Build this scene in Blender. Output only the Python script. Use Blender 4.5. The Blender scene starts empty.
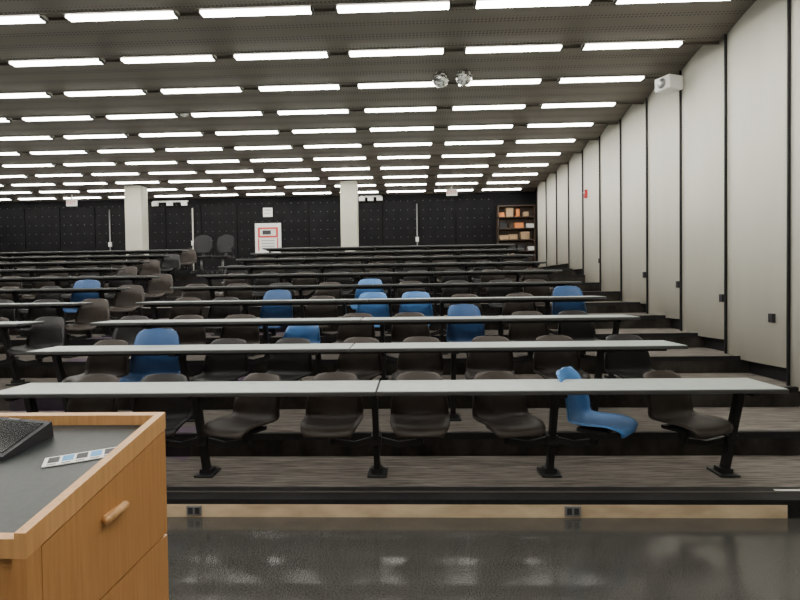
import bpy, bmesh, math, random
from mathutils import Matrix, Vector
random.seed(7)
S = bpy.context.scene
H = 1.6           # camera height
CEIL = H + 3.05   # lamp plane
LX, RX = -14.9, 4.22
BACK = 19.3
FRONT = -3.0

# ---------------------------------------------------------------- materials
def mat(name, col, rough=0.6, metal=0.0, spec=0.5, emis=None, estr=0):
    m = bpy.data.materials.new(name); m.use_nodes = True
    b = m.node_tree.nodes['Principled BSDF']
    b.inputs['Base Color'].default_value = (*col, 1)
    b.inputs['Roughness'].default_value = rough
    b.inputs['Metallic'].default_value = metal
    b.inputs['Specular IOR Level'].default_value = spec
    if emis:
        b.inputs['Emission Color'].default_value = (*emis, 1)
        b.inputs['Emission Strength'].default_value = estr
    return m

def noisy(name, c1, c2, scale=(1,1,1), nscale=5, detail=4, rough=0.6, lo=0.35, hi=0.65, bump=0.0, spec=0.5, metal=0):
    m = mat(name, c1, rough, metal, spec)
    nt = m.node_tree; N = nt.nodes; L = nt.links
    b = N['Principled BSDF']
    tc = N.new('ShaderNodeTexCoord'); mp = N.new('ShaderNodeMapping')
    mp.inputs['Scale'].default_value = scale
    nz = N.new('ShaderNodeTexNoise'); nz.inputs['Scale'].default_value = nscale; nz.inputs['Detail'].default_value = detail
    cr = N.new('ShaderNodeValToRGB')
    cr.color_ramp.elements[0].position = lo; cr.color_ramp.elements[0].color = (*c1, 1)
    cr.color_ramp.elements[1].position = hi; cr.color_ramp.elements[1].color = (*c2, 1)
    L.new(tc.outputs['Object'], mp.inputs['Vector']); L.new(mp.outputs['Vector'], nz.inputs['Vector'])
    L.new(nz.outputs['Fac'], cr.inputs['Fac']); L.new(cr.outputs['Color'], b.inputs['Base Color'])
    if bump:
        bp = N.new('ShaderNodeBump'); bp.inputs['Strength'].default_value = bump; bp.inputs['Distance'].default_value = 0.01
        L.new(nz.outputs['Fac'], bp.inputs['Height']); L.new(bp.outputs['Normal'], b.inputs['Normal'])
    return m

M_black   = mat('black_metal', (0.008,0.008,0.009), 0.45)
M_nosing  = noisy('black_rubber', (0.007,0.007,0.008), (0.013,0.012,0.013), nscale=30, rough=0.6, spec=0.3)
M_top     = noisy('grey_laminate', (0.32,0.365,0.35), (0.38,0.425,0.405), nscale=12, rough=0.34)
M_edge    = mat('table_edge', (0.04,0.04,0.04), 0.45)
M_brown   = noisy('brown_plastic', (0.032,0.0235,0.0185), (0.042,0.032,0.026), nscale=6, rough=0.48, spec=0.4)
M_dark    = noisy('charcoal_plastic', (0.014,0.013,0.014), (0.020,0.018,0.019), nscale=6, rough=0.45, spec=0.4)
M_blue    = noisy('blue_plastic', (0.050,0.18,0.44), (0.060,0.20,0.49), nscale=6, rough=0.42)
M_blue2   = noisy('navy_plastic', (0.022,0.075,0.20), (0.026,0.085,0.23), nscale=6, rough=0.42)
M_cream   = noisy('cream_panel', (0.77,0.755,0.655), (0.81,0.795,0.695), scale=(1,1,0.2), nscale=3, rough=0.7)
M_column  = noisy('column_paint', (0.50,0.49,0.40), (0.55,0.54,0.45), nscale=3, rough=0.7)
M_blackwall = noisy('black_wall', (0.004,0.004,0.005), (0.007,0.007,0.008), nscale=3, rough=0.8, spec=0.2)
M_plain   = noisy('grey_wall', (0.20,0.19,0.17), (0.23,0.22,0.20), nscale=2, rough=0.8)
M_tan     = noisy('tan_riser', (0.40,0.30,0.19), (0.60,0.47,0.31), scale=(1,1,3), nscale=3, rough=0.75)
M_fix     = mat('fixture_metal', (0.085,0.078,0.068), 0.6)
M_lamp    = mat('fluorescent_lens', (0.9,0.9,0.85), 0.4, emis=(1.0,0.975,0.90), estr=26)
M_white   = mat('white_plastic', (0.75,0.75,0.72), 0.5)
M_grey    = mat('grey_metal', (0.25,0.25,0.25), 0.4, 0.6)
M_dot     = mat('panel_pin', (0.12,0.12,0.12), 0.5)
M_red     = mat('red_plastic', (0.6,0.04,0.03), 0.45)
M_orange  = mat('orange_box', (0.75,0.25,0.07), 0.7)
M_kraft   = mat('kraft_box', (0.45,0.30,0.17), 0.8)
M_shelf   = noisy('dark_wood', (0.05,0.03,0.02), (0.07,0.045,0.03), scale=(8,8,1), nscale=4)
M_ink     = mat('ink_dark', (0.02,0.02,0.025), 0.6)
M_screen  = mat('black_glass', (0.006,0.007,0.009), 0.12)
M_cyan    = mat('print_blue', (0.08,0.3,0.6), 0.5)
M_podtop  = noisy('black_laminate', (0.014,0.018,0.018), (0.023,0.027,0.027), nscale=60, rough=0.42, spec=0.4)
M_tape    = mat('white_tape', (0.7,0.7,0.65), 0.6)
M_fabric  = mat('mesh_black', (0.02,0.02,0.022), 0.8)

def wood(name, c1, c2):
    m = mat(name, c1, 0.42)
    nt = m.node_tree; N = nt.nodes; L = nt.links; b = N['Principled BSDF']
    tc = N.new('ShaderNodeTexCoord'); mp = N.new('ShaderNodeMapping'); mp.inputs['Scale'].default_value = (30,30,1.6)
    nz = N.new('ShaderNodeTexNoise'); nz.inputs['Scale'].default_value = 3; nz.inputs['Detail'].default_value = 6; nz.inputs['Distortion'].default_value = 0.4
    cr = N.new('ShaderNodeValToRGB')
    cr.color_ramp.elements[0].position = 0.3; cr.color_ramp.elements[0].color = (*c1,1)
    cr.color_ramp.elements[1].position = 0.7; cr.color_ramp.elements[1].color = (*c2,1)
    L.new(tc.outputs['Object'], mp.inputs['Vector']); L.new(mp.outputs['Vector'], nz.inputs['Vector'])
    L.new(nz.outputs['Fac'], cr.inputs['Fac']); L.new(cr.outputs['Color'], b.inputs['Base Color'])
    return m
M_wood = wood('oak_veneer', (0.38,0.175,0.052), (0.47,0.235,0.080))
M_woodlt = wood('oak_edge', (0.48,0.25,0.09), (0.60,0.33,0.13))

def carpet(name='striped_carpet', k=1.0):
    m = mat(name, (0.1,0.09,0.08), 0.95, spec=0.1)
    nt = m.node_tree; N = nt.nodes; L = nt.links; b = N['Principled BSDF']
    tc = N.new('ShaderNodeTexCoord')
    mp = N.new('ShaderNodeMapping'); mp.inputs['Scale'].default_value = (1.5,17,1)
    nz = N.new('ShaderNodeTexNoise'); nz.inputs['Scale'].default_value = 2.6; nz.inputs['Detail'].default_value = 6; nz.inputs['Roughness'].default_value = 0.6
    cr = N.new('ShaderNodeValToRGB')
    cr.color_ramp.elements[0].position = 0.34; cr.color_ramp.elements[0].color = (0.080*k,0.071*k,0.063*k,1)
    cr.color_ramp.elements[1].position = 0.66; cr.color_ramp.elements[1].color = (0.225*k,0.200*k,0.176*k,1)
    L.new(tc.outputs['Object'], mp.inputs['Vector']); L.new(mp.outputs['Vector'], nz.inputs['Vector']); L.new(nz.outputs['Fac'], cr.inputs['Fac'])
    mp2 = N.new('ShaderNodeMapping'); mp2.inputs['Scale'].default_value = (0.9,1.6,1)
    vz = N.new('ShaderNodeTexVoronoi'); vz.distance = 'CHEBYCHEV'; vz.inputs['Scale'].default_value = 1.0; vz.inputs['Randomness'].default_value = 0.6
    L.new(tc.outputs['Object'], mp2.inputs['Vector']); L.new(mp2.outputs['Vector'], vz.inputs['Vector'])
    sep = N.new('ShaderNodeSeparateColor'); L.new(vz.outputs['Color'], sep.inputs['Color'])
    gt = N.new('ShaderNodeMath'); gt.operation = 'GREATER_THAN'; gt.inputs[1].default_value = 0.75
    L.new(sep.outputs['Red'], gt.inputs[0])
    sx = N.new('ShaderNodeSeparateXYZ'); L.new(tc.outputs['Object'], sx.inputs[0])
    lt = N.new('ShaderNodeMath'); lt.operation = 'LESS_THAN'; lt.inputs[1].default_value = -2.0; L.new(sx.outputs['X'], lt.inputs[0])
    m2 = N.new('ShaderNodeMath'); m2.operation = 'MULTIPLY'; L.new(gt.outputs[0], m2.inputs[0]); L.new(lt.outputs[0], m2.inputs[1])
    ml = N.new('ShaderNodeMath'); ml.operation = 'MULTIPLY'; ml.inputs[1].default_value = 0.6; L.new(m2.outputs[0], ml.inputs[0])
    mx = N.new('ShaderNodeMix'); mx.data_type = 'RGBA'
    L.new(ml.outputs[0], mx.inputs['Factor']); L.new(cr.outputs['Color'], mx.inputs['A']); mx.inputs['B'].default_value = (0.11*k,0.07*k,0.14*k,1)
    L.new(mx.outputs['Result'], b.inputs['Base Color'])
    return m
M_carpet = carpet()
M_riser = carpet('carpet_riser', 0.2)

def terrazzo():
    m = mat('polished_terrazzo', (0.05,0.05,0.05), 0.2, spec=0.6)
    nt = m.node_tree; N = nt.nodes; L = nt.links; b = N['Principled BSDF']
    tc = N.new('ShaderNodeTexCoord')
    n1 = N.new('ShaderNodeTexNoise'); n1.inputs['Scale'].default_value = 130; n1.inputs['Detail'].default_value = 3
    cr = N.new('ShaderNodeValToRGB')
    cr.color_ramp.elements[0].position = 0.35; cr.color_ramp.elements[0].color = (0.030,0.030,0.028,1)
    cr.color_ramp.elements[1].position = 0.75; cr.color_ramp.elements[1].color = (0.085,0.080,0.072,1)
    L.new(tc.outputs['Object'], n1.inputs['Vector']); L.new(n1.outputs['Fac'], cr.inputs['Fac']); L.new(cr.outputs['Color'], b.inputs['Base Color'])
    n2 = N.new('ShaderNodeTexNoise'); n2.inputs['Scale'].default_value = 2.5; n2.inputs['Detail'].default_value = 3
    mr = N.new('ShaderNodeMapRange'); mr.inputs['To Min'].default_value = 0.09; mr.inputs['To Max'].default_value = 0.22
    L.new(tc.outputs['Object'], n2.inputs['Vector']); L.new(n2.outputs['Fac'], mr.inputs['Value']); L.new(mr.outputs['Result'], b.inputs['Roughness'])
    bp = N.new('ShaderNodeBump'); bp.inputs['Strength'].default_value = 0.05; bp.inputs['Distance'].default_value = 0.02
    L.new(n2.outputs['Fac'], bp.inputs['Height']); L.new(bp.outputs['Normal'], b.inputs['Normal'])
    return m
M_floor = terrazzo()

def dotted(name, base, dot, scale, thr, rough=0.7):
    m = mat(name, base, rough)
    nt = m.node_tree; N = nt.nodes; L = nt.links; b = N['Principled BSDF']
    tc = N.new('ShaderNodeTexCoord')
    v = N.new('ShaderNodeTexVoronoi'); v.inputs['Scale'].default_value = scale; v.inputs['Randomness'].default_value = 0.0
    lt = N.new('ShaderNodeMath'); lt.operation = 'LESS_THAN'; lt.inputs[1].default_value = thr
    mx = N.new('ShaderNodeMix'); mx.data_type = 'RGBA'
    mx.inputs['A'].default_value = (*base,1); mx.inputs['B'].default_value = (*dot,1)
    L.new(tc.outputs['Object'], v.inputs['Vector']); L.new(v.outputs['Distance'], lt.inputs[0]); L.new(lt.outputs[0], mx.inputs['Factor'])
    L.new(mx.outputs['Result'], b.inputs['Base Color'])
    return m
M_ceil = dotted('perforated_ceiling', (0.150,0.131,0.108), (0.045,0.04,0.035), 22, 0.30)

# ---------------------------------------------------------------- mesh helper
class B:
    def __init__(s, name):
        s.bm = bmesh.new(); s.name = name; s.mats = []
    def mi(s, m):
        if m not in s.mats: s.mats.append(m)
        return s.mats.index(m)
    def _tag(s, verts, m, smooth=False):
        i = s.mi(m); fs = set()
        for v in verts:
            for f in v.link_faces: fs.add(f)
        for f in fs: f.material_index = i; f.smooth = smooth
        return fs
    def box(s, x0,x1,y0,y1,z0,z1, m, bev=0.0, M=None):
        r = bmesh.ops.create_cube(s.bm, size=1)
        vs = r['verts']
        mt = Matrix.Translation(((x0+x1)/2,(y0+y1)/2,(z0+z1)/2)) @ Matrix.Diagonal((x1-x0,y1-y0,z1-z0,1))
        if M: mt = M @ mt
        bmesh.ops.transform(s.bm, matrix=mt, verts=vs)
        fs = s._tag(vs, m)
        if bev:
            es = set(e for f in fs for e in f.edges)
            r2 = bmesh.ops.bevel(s.bm, geom=list(es), offset=bev, segments=2, affect='EDGES', profile=0.5)
            i = s.mi(m)
            for f in r2['faces']: f.material_index = i
    def bar(s, p, q, w, d, m):
        p = Vector(p); q = Vector(q); v = q-p
        rot = v.to_track_quat('Z','Y').to_matrix().to_4x4()
        M = Matrix.Translation(p) @ rot
        s.box(-w/2,w/2,-d/2,d/2,0,v.length,m,M=M)
    def cyl(s, p, q, r, m, seg=16, r2=None):
        p = Vector(p); q = Vector(q); v = q-p
        rot = v.to_track_quat('Z','Y').to_matrix().to_4x4()
        g = bmesh.ops.create_cone(s.bm, cap_ends=True, segments=seg, radius1=r, radius2=r if r2 is None else r2, depth=v.length)
        bmesh.ops.transform(s.bm, matrix=Matrix.Translation(p) @ rot @ Matrix.Translation((0,0,v.length/2)), verts=g['verts'])
        s._tag(g['verts'], m, seg > 8)
    def sph(s, c, r, m, u=20, v=12, smooth=False, sc=(1,1,1)):
        g = bmesh.ops.create_uvsphere(s.bm, u_segments=u, v_segments=v, radius=r)
        bmesh.ops.transform(s.bm, matrix=Matrix.Translation(c) @ Matrix.Diagonal((*sc,1)), verts=g['verts'])
        s._tag(g['verts'], m, smooth)
    def prism(s, pts, x0, x1, m):
        a = [s.bm.verts.new((x0,y,z)) for y,z in pts]
        c = [s.bm.verts.new((x1,y,z)) for y,z in pts]
        n = len(pts); i = s.mi(m)
        fs = [s.bm.faces.new(a), s.bm.faces.new(c[::-1])]
        for k in range(n):
            fs.append(s.bm.faces.new((a[k],c[k],c[(k+1)%n],a[(k+1)%n])))
        for f in fs: f.material_index = i
        bmesh.ops.recalc_face_normals(s.bm, faces=fs)
    def shell(s, prof, m, off=(0,0,0), t=0.014, nv=10):
        rows = []
        P = prof
        def cr(a,b,c,d,u):
            return 0.5*((2*b)+(-a+c)*u+(2*a-5*b+4*c-d)*u*u+(-a+3*b-3*c+d)*u**3)
        samp = []
        for i in range(len(P)-1):
            a = P[max(i-1,0)]; b_ = P[i]; c = P[i+1]; d = P[min(i+2,len(P)-1)]
            for k in range(3):
                u = k/3; samp.append([cr(a[j],b_[j],c[j],d[j],u) for j in range(5)])
        samp.append(list(P[-1]))
        for (y,z,hw,cz,cy) in samp:
            row = []
            for k in range(nv+1):
                v = -1+2*k/nv
                row.append(s.bm.verts.new((off[0]+hw*v, off[1]+y-cy*abs(v)**2.2, off[2]+z+cz*abs(v)**2.2)))
            rows.append(row)
        fs = []
        i0 = s.mi(m)
        for a in range(len(rows)-1):
            for k in range(nv):
                fs.append(s.bm.faces.new((rows[a][k],rows[a][k+1],rows[a+1][k+1],rows[a+1][k])))
        bmesh.ops.recalc_face_normals(s.bm, faces=fs)
        r = bmesh.ops.solidify(s.bm, geom=fs, thickness=t)
        for f in fs: f.material_index = i0; f.smooth = True
        for g in r['geom']:
            if isinstance(g, bmesh.types.BMFace): g.material_index = i0; g.smooth = True
    def mesh(s):
        me = bpy.data.meshes.new(s.name)
        s.bm.to_mesh(me); s.bm.free()
        for m in s.mats: me.materials.append(m)
        return me
    def obj(s, loc=(0,0,0), rot=0):
        o = bpy.data.objects.new(s.name, s.mesh()); S.collection.objects.link(o)
        o.location = loc; o.rotation_euler = (0,0,rot)
        return o
def inst(name, me, loc, rot=0):
    o = bpy.data.objects.new(name, me); S.collection.objects.link(o)
    o.location = loc; o.rotation_euler = (0,0,rot); return o

# ---------------------------------------------------------------- tiers
Y0, D = 3.98, 1.05
NT = 11
def th(k):
    return 0.12 + 0.195*min(k,5) + 0.18*max(0,k-5)
def tier_at(y):
    if y < Y0: return 0.0
    return th(min(NT-1, int((y-Y0)/D)))

b = B('floor')
b.box(LX,RX,FRONT,Y0+0.02,-0.1,0,M_floor)
b.obj()
RE = 2.51   # right end of the tan front riser
for k in range(NT):
    y0 = Y0+k*D
    y1 = Y0+(k+1)*D if k < NT-1 else BACK
    b = B('floor_tier')
    z = th(k); zb = -0.1 if k == 0 else th(k-1)-0.02
    b.box(LX,RX,y0+0.01,y1+0.01,zb,z-0.004,M_carpet)
    nd = 0.26 if k == 0 else 0.05
    b.box(LX,RX,y0+(0.0),y0+nd,z-(0.03 if k == 0 else 0.05),z+0.004,M_nosing)
    if k == 0:
        b.box(LX,RE,y0-0.002,y0+0.03,0,z-0.03,M_tan)
        b.box(RE,RX,y0-0.002,y0+0.03,0,z-0.03,M_nosing)
        b.box(LX,RE+0.05,y0+0.14,y0+0.15,z,z+0.012,M_fix)
    else:
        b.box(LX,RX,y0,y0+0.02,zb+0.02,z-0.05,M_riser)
    if k == 0:
        b.box(RE+0.03,RX-0.3,y0+0.17,y0+0.20,z,z+0.008,M_tape)
    b.obj()

# ---------------------------------------------------------------- walls
TOP = CEIL+0.34
fz = th(NT-1)
b = B('wall_back'); b.box(LX,RX,BACK,BACK+0.15,0,TOP+0.2,M_blackwall)
x = LX+0.5
while x < 2.6:
    b.box(x,x+1.19,BACK-0.04,BACK,fz+0.12,TOP-0.55,M_blackwall,bev=0.008)
    for i in range(5):
        for j in range(8):
            b.box(x+0.12+i*0.235,x+0.14+i*0.235,BACK-0.046,BACK-0.04,fz+0.35+j*0.3,fz+0.37+j*0.3,M_dot)
    x += 1.22
b.obj()
b = B('wall_left'); b.box(LX-0.15,LX,FRONT,BACK,0,TOP+0.2,M_blackwall); b.obj()
b = B('wall_front'); b.box(LX,RX,FRONT-0.15,FRONT,0,TOP+0.2,M_plain); b.obj()
b = B('wall_right'); b.box(RX,RX+0.15,FRONT,BACK,0,TOP+0.2,M_blackwall)
b.obj()
PZ0 = 6.25
PX = RX-0.20
for n in range(-7, 11):
    y0 = PZ0+(n-1)*1.22; y1 = y0+1.22
    if y1 > BACK+0.3: break
    zb = tier_at(y0+0.02)+0.16 if y0 > Y0 else 0.2
    b = B('acoustic_wall_panel')
    ns = 8; front = []; back = []
    for i in range(ns+1):
        t = i/ns
        yy = y0+0.02+t*(1.22-0.05)
        xx = PX - 0.07*t - 0.035*math.sin(math.pi*t)
        front.append((xx,yy)); back.append((xx+0.07,yy))
    ring = front+back[::-1]
    i0 = b.mi(M_cream); i1 = b.mi(M_black)
    lo = [b.bm.verts.new((p[0],p[1],zb)) for p in ring]; hi = [b.bm.verts.new((p[0],p[1],TOP+0.05)) for p in ring]
    fs = [b.bm.faces.new(lo), b.bm.faces.new(hi[::-1])]
    m = len(ring)
    for k in range(m):
        f = b.bm.faces.new((lo[k],hi[k],hi[(k+1)%m],lo[(k+1)%m])); fs.append(f)
        f.material_index = i0 if (k < ns) else i1
        f.smooth = k < ns
    bmesh.ops.recalc_face_normals(b.bm, faces=fs)
    b.box(PX-0.10,PX-0.04,y1-0.032,y1-0.014,zb,TOP+0.05,M_black)
    b.box(PX+0.07,RX,y0+0.2,y0+0.25,zb+0.3,TOP-0.3,M_black)
    b.box(PX+0.04,RX,y0+0.9,y0+0.95,zb+0.3,TOP-0.3,M_black)
    b.obj()
for k in range(NT):
    y0 = Y0+k*D; y1 = Y0+(k+1)*D if k < NT-1 else BACK
    b = B('baseboard_right'); b.box(PX+0.02,RX,y0,y1,th(k),th(k)+0.42,M_nosing); b.obj()
for n,yy,zz in [(0,6.55,H-0.40),(1,7.62,H-0.20),(2,8.85,H-0.02),(3,10.1,H+0.15),(5,12.5,H+0.5)]:
    b = B('wall_outlet'); b.box(-0.03,0.012,-0.035,0.035,-0.05,0.05,M_ink,bev=0.004)
    b.box(-0.034,-0.028,-0.015,0.015,0.008,0.03,M_black); b.box(-0.034,-0.028,-0.015,0.015,-0.03,-0.008,M_black)
    t = (yy-(PZ0+(n-1)*1.22))/1.22; t -= math.floor(t)
    b.obj((PX-0.07*t-0.035*math.sin(math.pi*t)-0.01,yy,zz))

# ---------------------------------------------------------------- ceiling
RZ0, RD = 6.4, 1.22
b = B('ceiling')
b.box(LX,RX,FRONT,BACK,TOP+0.1,TOP+0.2,M_fix)
n0 = -8
CR = PX+0.02
for n in range(n0, 11):
    y = RZ0+n*RD
    ya = y+0.10; yb = min(y+RD-0.10, BACK)
    b.prism([(ya,TOP-0.12),(ya,TOP-0.07),(yb,CEIL+0.08),(yb,CEIL+0.03)],LX,CR,M_ceil)
    b.box(LX,CR,y-0.10,y-0.075,CEIL+0.02,TOP+0.05,M_ceil)
    b.box(LX,CR,y+0.075,y+0.10,CEIL+0.03,TOP+0.05,M_ceil)
    b.box(LX,CR,y-0.075,y+0.075,CEIL+0.06,CEIL+0.09,M_ceil)
b.obj()
b = B('fluorescent_light_fixture')
b.box(-0.63,0.63,-0.07,0.07,0.02,0.058,M_white)
b.box(-0.61,0.61,-0.058,0.058,-0.005,0.02,M_lamp,bev=0.006)
b.box(-0.63,-0.61,-0.07,0.07,-0.008,0.03,M_fix); b.box(0.61,0.63,-0.07,0.07,-0.008,0.03,M_fix)
fm = b.mesh()
for n in range(n0+1, 11):
    for i in range(-9,3):
        inst('fluorescent_light_fixture', fm, (-0.18+i*1.515, RZ0+n*RD, CEIL))

# ---------------------------------------------------------------- chairs
def chair_mesh(m, hgt=0.79, w=1.0):
    b = B('lecture_chair')
    s_ = (hgt-0.47)/(0.82-0.47)
    P = [(-.235,.385,.165*w,0,-0.02),(-.215,.418,.200*w,.008,0),(-.12,.428,.222*w,.025,0),(.02,.415,.230*w,.035,0),
         (.13,.420,.232*w,.035,.01),(.19,.465,.232*w,.02,.04)]
    for (y,z,hw,cz,cy) in [(.215,.56,.228,.0,.06),(.235,.66,.212,-.005,.05),(.255,.75,.195,-.015,.035),(.268,.80,.175,-.03,.02),(.272,.82,.14,-.04,.01)]:
        P.append((y,.47+(z-.47)*s_,hw*w,cz,cy))
    b.shell(P, m)
    b.box(-0.13,0.13,-0.10,0.12,0.375,0.40,M_black)
    b.box(-0.03,0.03,0.0,0.06,0.31,0.385,M_black)
    b.cyl((0,0.03,0.27),(0,0.03,0.345),0.03,M_black,12)
    return b.mesh()
CH = {'brown':chair_mesh(M_brown), 'dark':chair_mesh(M_dark), 'blue':chair_mesh(M_blue,0.83), 'navy':chair_mesh(M_blue2,0.88),
      'low':chair_mesh(M_blue,0.68), 'tall':chair_mesh(M_blue2,0.90,1.08)}

def table(k, x0, x1, legs):
    z = th(k); y0 = 4.05+k*D
    b = B('lecture_table')
    n = max(1, round((x1-x0)/3.1)); w = (x1-x0)/n
    for i in range(n):
        a = x0+i*w+0.002; c = x0+(i+1)*w-0.002
        b.box(a,c,0,0.50,0.712,0.742,M_edge,bev=0.006)
        b.box(a+0.008,c-0.008,0.010,0.490,0.7405,0.7445,M_top)
    b.box(x0+0.1,x1-0.1,0.20,0.24,0.675,0.713,M_black)
    b.box(x0+0.1,x1-0.1,0.36,0.40,0.675,0.713,M_black)
    for lx in legs:
        b.bar((lx,0.50,0.01),(lx,0.28,0.69),0.045,0.07,M_black)
        b.box(lx-0.03,lx+0.03,0.06,0.46,0.68,0.713,M_black)
        b.box(lx-0.075,lx+0.075,0.40,0.62,0.0,0.016,M_black,bev=0.004)
        b.box(lx-0.045,lx+0.045,0.45,0.56,0.01,0.05,M_black)
        b.box(lx-0.04,lx+0.04,0.37,0.47,0.26,0.33,M_black)
        for s in (-1,1):
            if not (x0-0.1 < lx+s*0.34 < x1+0.02): continue
            b.bar((lx,0.42,0.30),(lx+s*0.18,0.42,0.255),0.035,0.045,M_black)
            b.bar((lx+s*0.17,0.42,0.257),(lx+s*0.34,0.40,0.285),0.035,0.045,M_black)
    b.obj((0,y0,z))

def seats(k, x0, x1, legs, cols=None, rots=None):
    i = 0
    for lx in sorted(legs, reverse=True):
        for s in (1,-1):
            cx = lx+s*0.34
            if not (x0-0.1 < cx < x1+0.02): continue
            kind = (cols or {}).get(i)
            if kind is None: kind = 'brown' if random.random() < 0.6 else 'dark'
            r = (rots or {}).get(i)
            if r is None: r = random.uniform(-12,12)
            inst('lecture_chair', CH[kind], (cx, 4.05+k*D+0.37, th(k)), math.radians(r))
            i += 1

rowlegs = {0:[2.39,1.05,-0.30,-1.67,-2.98], 1:[1.72,0.37,-0.90,-2.2,-3.42]}
for k in range(10):
    x0 = -3.11 if k == 0 else -3.53
    x1 = 2.57 if k == 0 else 2.38
    legs = rowlegs.get(k) or ([2.23,0.97,-0.35,-1.67,-3.0] if k % 2 == 0 else rowlegs[1])
    table(k, x0, x1, legs)
    cols = {0:{0:'brown',1:'blue',2:'brown',3:'brown',4:'brown',5:'brown',6:'dark'}, 1:{0:'dark',5:'dark',6:'dark',7:'tall'}, 2:{2:'navy',5:'low'},
            3:{0:'navy',3:'blue',4:'blue',6:'navy'}, 4:{4:'blue'}}.get(k)
    rots = {0:{0:25,1:54,2:14,3:0,4:0,5:-24,6:10}}.get(k)
    seats(k, x0, x1, legs, cols, rots)
for k in range(2,10):
    x1 = -4.35 if k < 6 else -5.5
    x0 = x1 - (5.5 if k < 6 else 7.2)
    legs = []; x = x1-0.35
    while x > x0: legs.append(x); x -= 1.34
    table(k, x0, x1, legs)
    seats(k, x0, x1, legs, {4:{1:'navy'}}.get(k))

# ---------------------------------------------------------------- columns
for cx,cy,w in [(-1.84,17.0,0.48),(-8.22,17.0,0.5)]:
    b = B('support_column'); b.box(-w/2,w/2,-0.22,0.22,0,CEIL+0.05-fz,M_column,bev=0.012)
    b.box(-w/2-0.01,w/2+0.01,-0.23,0.23,0,0.12,M_nosing); b.obj((cx,cy,fz))

# ---------------------------------------------------------------- back wall items
def at(px,py,y):
    return (math.tan(math.atan((px-389)/578)-math.radians(2.2))*y, H-(py-287)/578*y)
b = B('notice_board')
b.box(-0.44,0.44,0,0.03,-0.5,0.5,M_white,bev=0.006)
b.box(-0.34,0.34,-0.008,0,0.02,0.36,M_red); b.box(-0.27,0.27,-0.012,-0.008,0.08,0.30,M_tape)
b.box(-0.34,-0.30,-0.008,0,-0.42,0.0,M_red); b.box(0.30,0.34,-0.008,0,-0.42,0.0,M_red)
for j in range(4): b.box(-0.22,0.22,-0.008,0,-0.1-j*0.09,-0.075-j*0.09,M_grey)
b.box(-0.18,0.1,-0.016,-0.012,0.12,0.26,M_ink)
X,Z = at(267,236,19.2); b.obj((X,BACK-0.08,Z))
b = B('paper_notice'); b.box(-0.16,0.16,0,0.01,-0.15,0.15,M_white); b.box(-0.12,0.12,-0.004,0,0.06,0.09,M_grey); b.box(-0.12,0.08,-0.004,0,-0.04,-0.02,M_grey)
X,Z = at(267,210,19.2); b.obj((X,BACK-0.06,Z))
b = B('storage_shelf')
W=0.60; Hh=2.2
b.box(-W,-W+0.03,-0.4,0,0,Hh,M_shelf); b.box(W-0.03,W,-0.4,0,0,Hh,M_shelf); b.box(-W,W,-0.02,0,0,Hh,M_shelf)
for j in range(7): b.box(-W,W,-0.4,0,j*Hh/6-(0.03 if j else 0),j*Hh/6+(0.03 if j==0 else 0),M_shelf)
for j in range(1,6):
    x = -W+0.06
    while x < W-0.2:
        w = random.uniform(0.1,0.3); h = random.uniform(0.12,0.30)
        b.box(x,min(x+w,W-0.04),-0.36,-0.05,j*Hh/6,j*Hh/6+h,random.choice([M_orange,M_kraft,M_kraft,M_ink,M_ink,M_shelf,M_white]))
        x += w+random.uniform(0.03,0.14)
b.obj((3.38,BACK-0.001,fz))
def exit_sign(px,py,y):
    X,Z = at(px,py,y)
    b = B('exit_sign'); b.box(-0.17,0.17,-0.03,0.03,-0.1,0.1,M_white,bev=0.006); b.box(-0.02,0.02,-0.02,0.02,0.1,CEIL+0.06-Z,M_white)
    cu = bpy.data.curves.new('exit_letters','FONT'); cu.body='EXIT'; cu.size=0.15; cu.align_x='CENTER'; cu.align_y='CENTER'; cu.extrude=0.003
    t = bpy.data.objects.new('letters', cu); S.collection.objects.link(t); cu.materials.append(M_red)
    o = b.obj((X,y,Z)); t.parent = o; t.location=(0,-0.034,0); t.rotation_euler=(math.pi/2,0,0)
exit_sign(451,194,18.2)
exit_sign(72,197,18.2)
for px,py,w in [(169,199,1.2),(370,198,0.7)]:
    X,Z = at(px,py,19.1)
    b = B('wall_light_bracket')
    b.box(-w/2,w/2,-0.02,0.03,0.05,0.1,M_white)
    for s in (-1,0,1): b.box(s*w/2.4-0.1,s*w/2.4+0.1,-0.12,-0.02,-0.08,0.06,M_white,bev=0.01)
    b.obj((X,BACK-0.07,Z))
for px in (192,416,109):
    X,_ = at(px,200,19.2)
    b = B('cable_conduit'); b.cyl((0,0,0),(0,0,2.35),0.022,M_column if px==192 else M_grey,10)
    b.box(-0.05,0.05,-0.03,0.03,1.1,1.25,M_white); b.obj((X,BACK-0.08,fz))
b = B('rear_office_chair')
b.shell([(-.24,.44,.2,0,0),(-.2,.46,.23,.01,0),(.1,.45,.24,.02,0),(.2,.47,.24,.01,0)],M_fabric,t=0.05)
b.shell([(.22,.56,.17,0,.02),(.24,.62,.22,0,.04),(.26,.8,.24,0,.06),(.29,.98,.21,-.02,.04),(.30,1.04,.13,-.03,.02)],M_fabric,t=0.03)
b.bar((0,0.2,0.42),(0,0.27,0.7),0.06,0.03,M_black)
b.cyl((0,0,0.1),(0,0,0.44),0.03,M_grey)
for a in range(5):
    c,s = math.cos(a*1.2566),math.sin(a*1.2566)
    b.bar((0,0,0.12),(0.28*c,0.28*s,0.07),0.04,0.03,M_black); b.sph((0.28*c,0.28*s,0.03),0.03,M_black,10,6,True)
for s in (-1,1):
    b.bar((s*0.25,0.08,0.45),(s*0.27,0.02,0.66),0.03,0.04,M_black); b.box(s*0.27-0.03,s*0.27+0.03,-0.15,0.1,0.65,0.68,M_black,bev=0.006)
oc = b.mesh()
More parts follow.
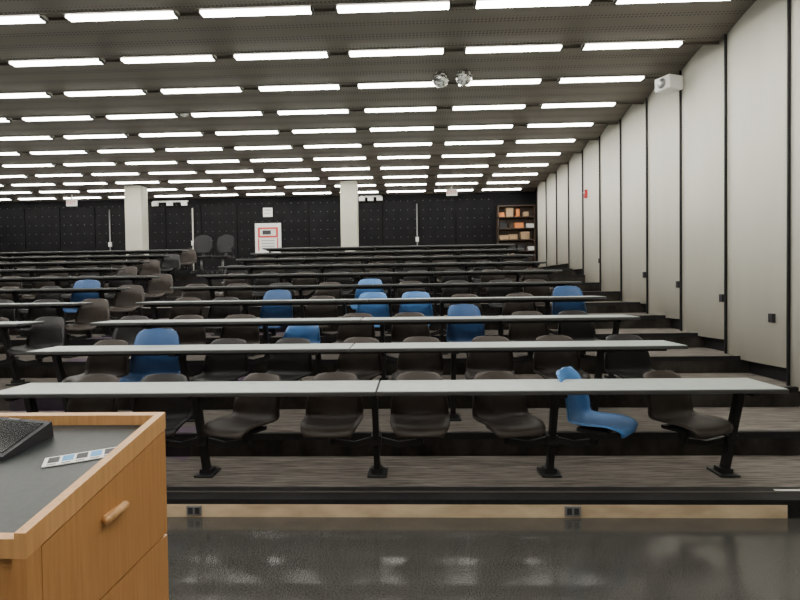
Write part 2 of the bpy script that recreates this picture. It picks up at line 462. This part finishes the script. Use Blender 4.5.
inst('rear_office_chair', oc, (-5.45,14.75,fz), 0.15); inst('rear_office_chair', oc, (-4.90,14.75,fz), -0.1)

# ---------------------------------------------------------------- ceiling/wall fittings
M_mirror = mat('mirror_tiles',(0.6,0.61,0.61),0.15,1.0)
M_mirror2 = mat('mirror_tiles_pale',(0.6,0.6,0.57),0.5,0.3)
for X in (0.44,0.78):
    b = B('mirror_ball')
    b.sph((0,0,0),0.12,M_mirror,22,14)
    i2 = b.mi(M_mirror2)
    for j,f in enumerate(b.bm.faces):
        if random.random() < 0.3: f.material_index = i2
    b.cyl((0,0,0.11),(0,0,0.15),0.025,M_grey); b.cyl((0,0,0.15),(0,0,0.24),0.006,M_grey,8)
    b.box(-0.04,0.04,-0.04,0.04,0.16,0.22,M_white,bev=0.006)
    b.obj((X,8.55,H+3.03+(0.02 if X>0.5 else 0)))
b = B('wall_speaker')
b.box(-0.16,0.10,-0.14,0.14,-0.1,0.1,M_white,bev=0.02); b.box(0.08,0.24,-0.03,0.03,-0.02,0.05,M_white); b.cyl((-0.17,0,0),(-0.15,0,0),0.07,M_grey,16)
b.obj((3.74,8.55,H+2.86),0.4)
b = B('fire_alarm'); b.box(-0.03,0.02,-0.06,0.06,-0.09,0.09,M_red,bev=0.006); b.sph((-0.035,0,0.03),0.03,M_white,12,8,True)
b.obj((PX-0.10,13.25,H+2.04))
b = B('smoke_detector'); b.cyl((0,0,0),(0,0,0.05),0.07,M_white,20,0.085); b.cyl((0,0,-0.02),(0,0,0),0.04,M_white,16); b.obj((-3.97,10.06,CEIL+0.012))

for px in (190,571):
    b = B('floor_outlet'); b.box(-0.055,0.055,-0.012,0.002,-0.035,0.035,M_grey,bev=0.004)
    b.box(-0.04,-0.008,-0.016,-0.012,-0.022,0.022,M_ink); b.box(0.008,0.04,-0.016,-0.012,-0.022,0.022,M_ink)
    b.obj((at(px-2,300,3.98)[0],Y0-0.002,0.048))

# ---------------------------------------------------------------- podium
PX0, PX1 = -2.1, -0.777
yn, yf = 1.11, 1.765
zn, zf = H-0.480, H-0.380
sl = (zf-zn)/(yf-yn)
def zt(y,d=0): return zn+(y-yn)*sl-d
b = B('lectern')
b.prism([(yn+0.015,0.0),(yf-0.015,0.0),(yf-0.015,zt(yf-0.015,0.05)),(yn+0.015,zt(yn+0.015,0.05))],PX0+0.015,PX1-0.015,M_wood)
b.prism([(yn+0.03,zt(yn+0.03,0.05)),(yf-0.025,zt(yf-0.025,0.05)),(yf-0.025,zt(yf-0.025,0.03)),(yn+0.03,zt(yn+0.03,0.03))],PX0+0.03,PX1-0.02,M_podtop)
RS = 0.052
for xa,xb in ((PX0,PX0+0.024),(PX1-0.024,PX1)):
    b.prism([(yn,zt(yn,RS)),(yf,zt(yf,RS)),(yf,zt(yf)),(yn,zt(yn))],xa,xb,M_woodlt)
b.prism([(yf-0.026,zt(yf-0.026,RS)),(yf,zt(yf,RS)),(yf,zt(yf)),(yf-0.026,zt(yf-0.026))],PX0+0.024,PX1-0.024,M_woodlt)
b.prism([(yn,zt(yn,RS)),(yn+0.022,zt(yn+0.022,RS)),(yn+0.022,zt(yn+0.022,0.012)),(yn,zt(yn,0.012))],PX0+0.024,PX1-0.024,M_woodlt)
zs = H-0.76
b.prism([(yn+0.05,zs+0.003),(yf-0.002,zs+0.003),(yf-0.002,zt(yf-0.002,RS+0.004)),(yn+0.05,zt(yn+0.05,RS+0.004))],PX1-0.016,PX1-0.001,M_wood)
b.prism([(yn+0.05,0.1),(yf-0.002,0.1),(yf-0.002,zs-0.003),(yn+0.05,zs-0.003)],PX1-0.016,PX1-0.001,M_wood)
b.prism([(yn,0.0),(yn+0.046,0.0),(yn+0.046,zt(yn+0.046,RS)),(yn,zt(yn,RS))],PX1-0.03,PX1,M_wood)
b.box(PX0+0.03,PX1-0.03,yn+0.002,yn+0.02,0.06,zt(yn,0.17),M_wood)
g0=(PX1+0.012,1.392,H-0.568); g1=(PX1+0.012,1.480,H-0.564)
b.cyl(g0,g1,0.011,M_woodlt,14); b.sph(g0,0.011,M_woodlt,14,8,True); b.sph(g1,0.011,M_woodlt,14,8,True)
b.box(PX1-0.002,PX1+0.012,1.396,1.477,H-0.573,H-0.560,M_woodlt)
b.obj()
tilt = math.atan(sl)
def on_top(o,x,y,rz,lift=0.0):
    o.matrix_world = Matrix.Translation((x,y,zt(y,0.03)+lift)) @ Matrix.Rotation(tilt,4,'X') @ Matrix.Rotation(rz,4,'Z')
b = B('card_strip')
b.box(-0.092,0.092,-0.030,0.030,0,0.002,M_white)
for i in range(5):
    b.box(-0.082+i*0.034,-0.055+i*0.034,-0.010,0.024,0.002,0.0028,[M_ink,M_cyan,M_ink,M_cyan,M_ink][i])
    b.box(-0.082+i*0.034,-0.060+i*0.034,-0.024,-0.018,0.002,0.0028,M_grey)
on_top(b.obj(),-0.897,1.515,math.radians(24),0.001)
b = B('touch_control_panel')
b.prism([(-0.085,0.0),(0.085,0.0),(0.085,0.045),(-0.085,0.012)],-0.13,0.13,M_ink)
b.prism([(-0.070,0.0155),(0.070,0.0425),(0.070,0.0445),(-0.070,0.0175)],-0.115,0.115,M_screen)
b.box(-0.02,0.02,0.074,0.082,0.040,0.046,M_dot)
on_top(b.obj(),-1.21,1.60,math.radians(-12),0.001)

# ---------------------------------------------------------------- world + camera
w = bpy.data.worlds.new('World'); S.world = w; w.use_nodes = True
w.node_tree.nodes['Background'].inputs[0].default_value = (0.02,0.02,0.02,1)
cd = bpy.data.cameras.new('camera'); cam = bpy.data.objects.new('camera', cd); S.collection.objects.link(cam)
cd.sensor_width = 36; cd.lens = 578/800*36; cd.clip_start = 0.05; cd.clip_end = 100
cd.shift_x = 10/800
R = Matrix.Rotation(math.radians(2.3),4,'Z') @ Matrix.Rotation(math.radians(90-1.28),4,'X') @ Matrix.Rotation(math.radians(-0.78),4,'Z')
cam.matrix_world = Matrix.Translation((0,0,H)) @ R
S.camera = cam
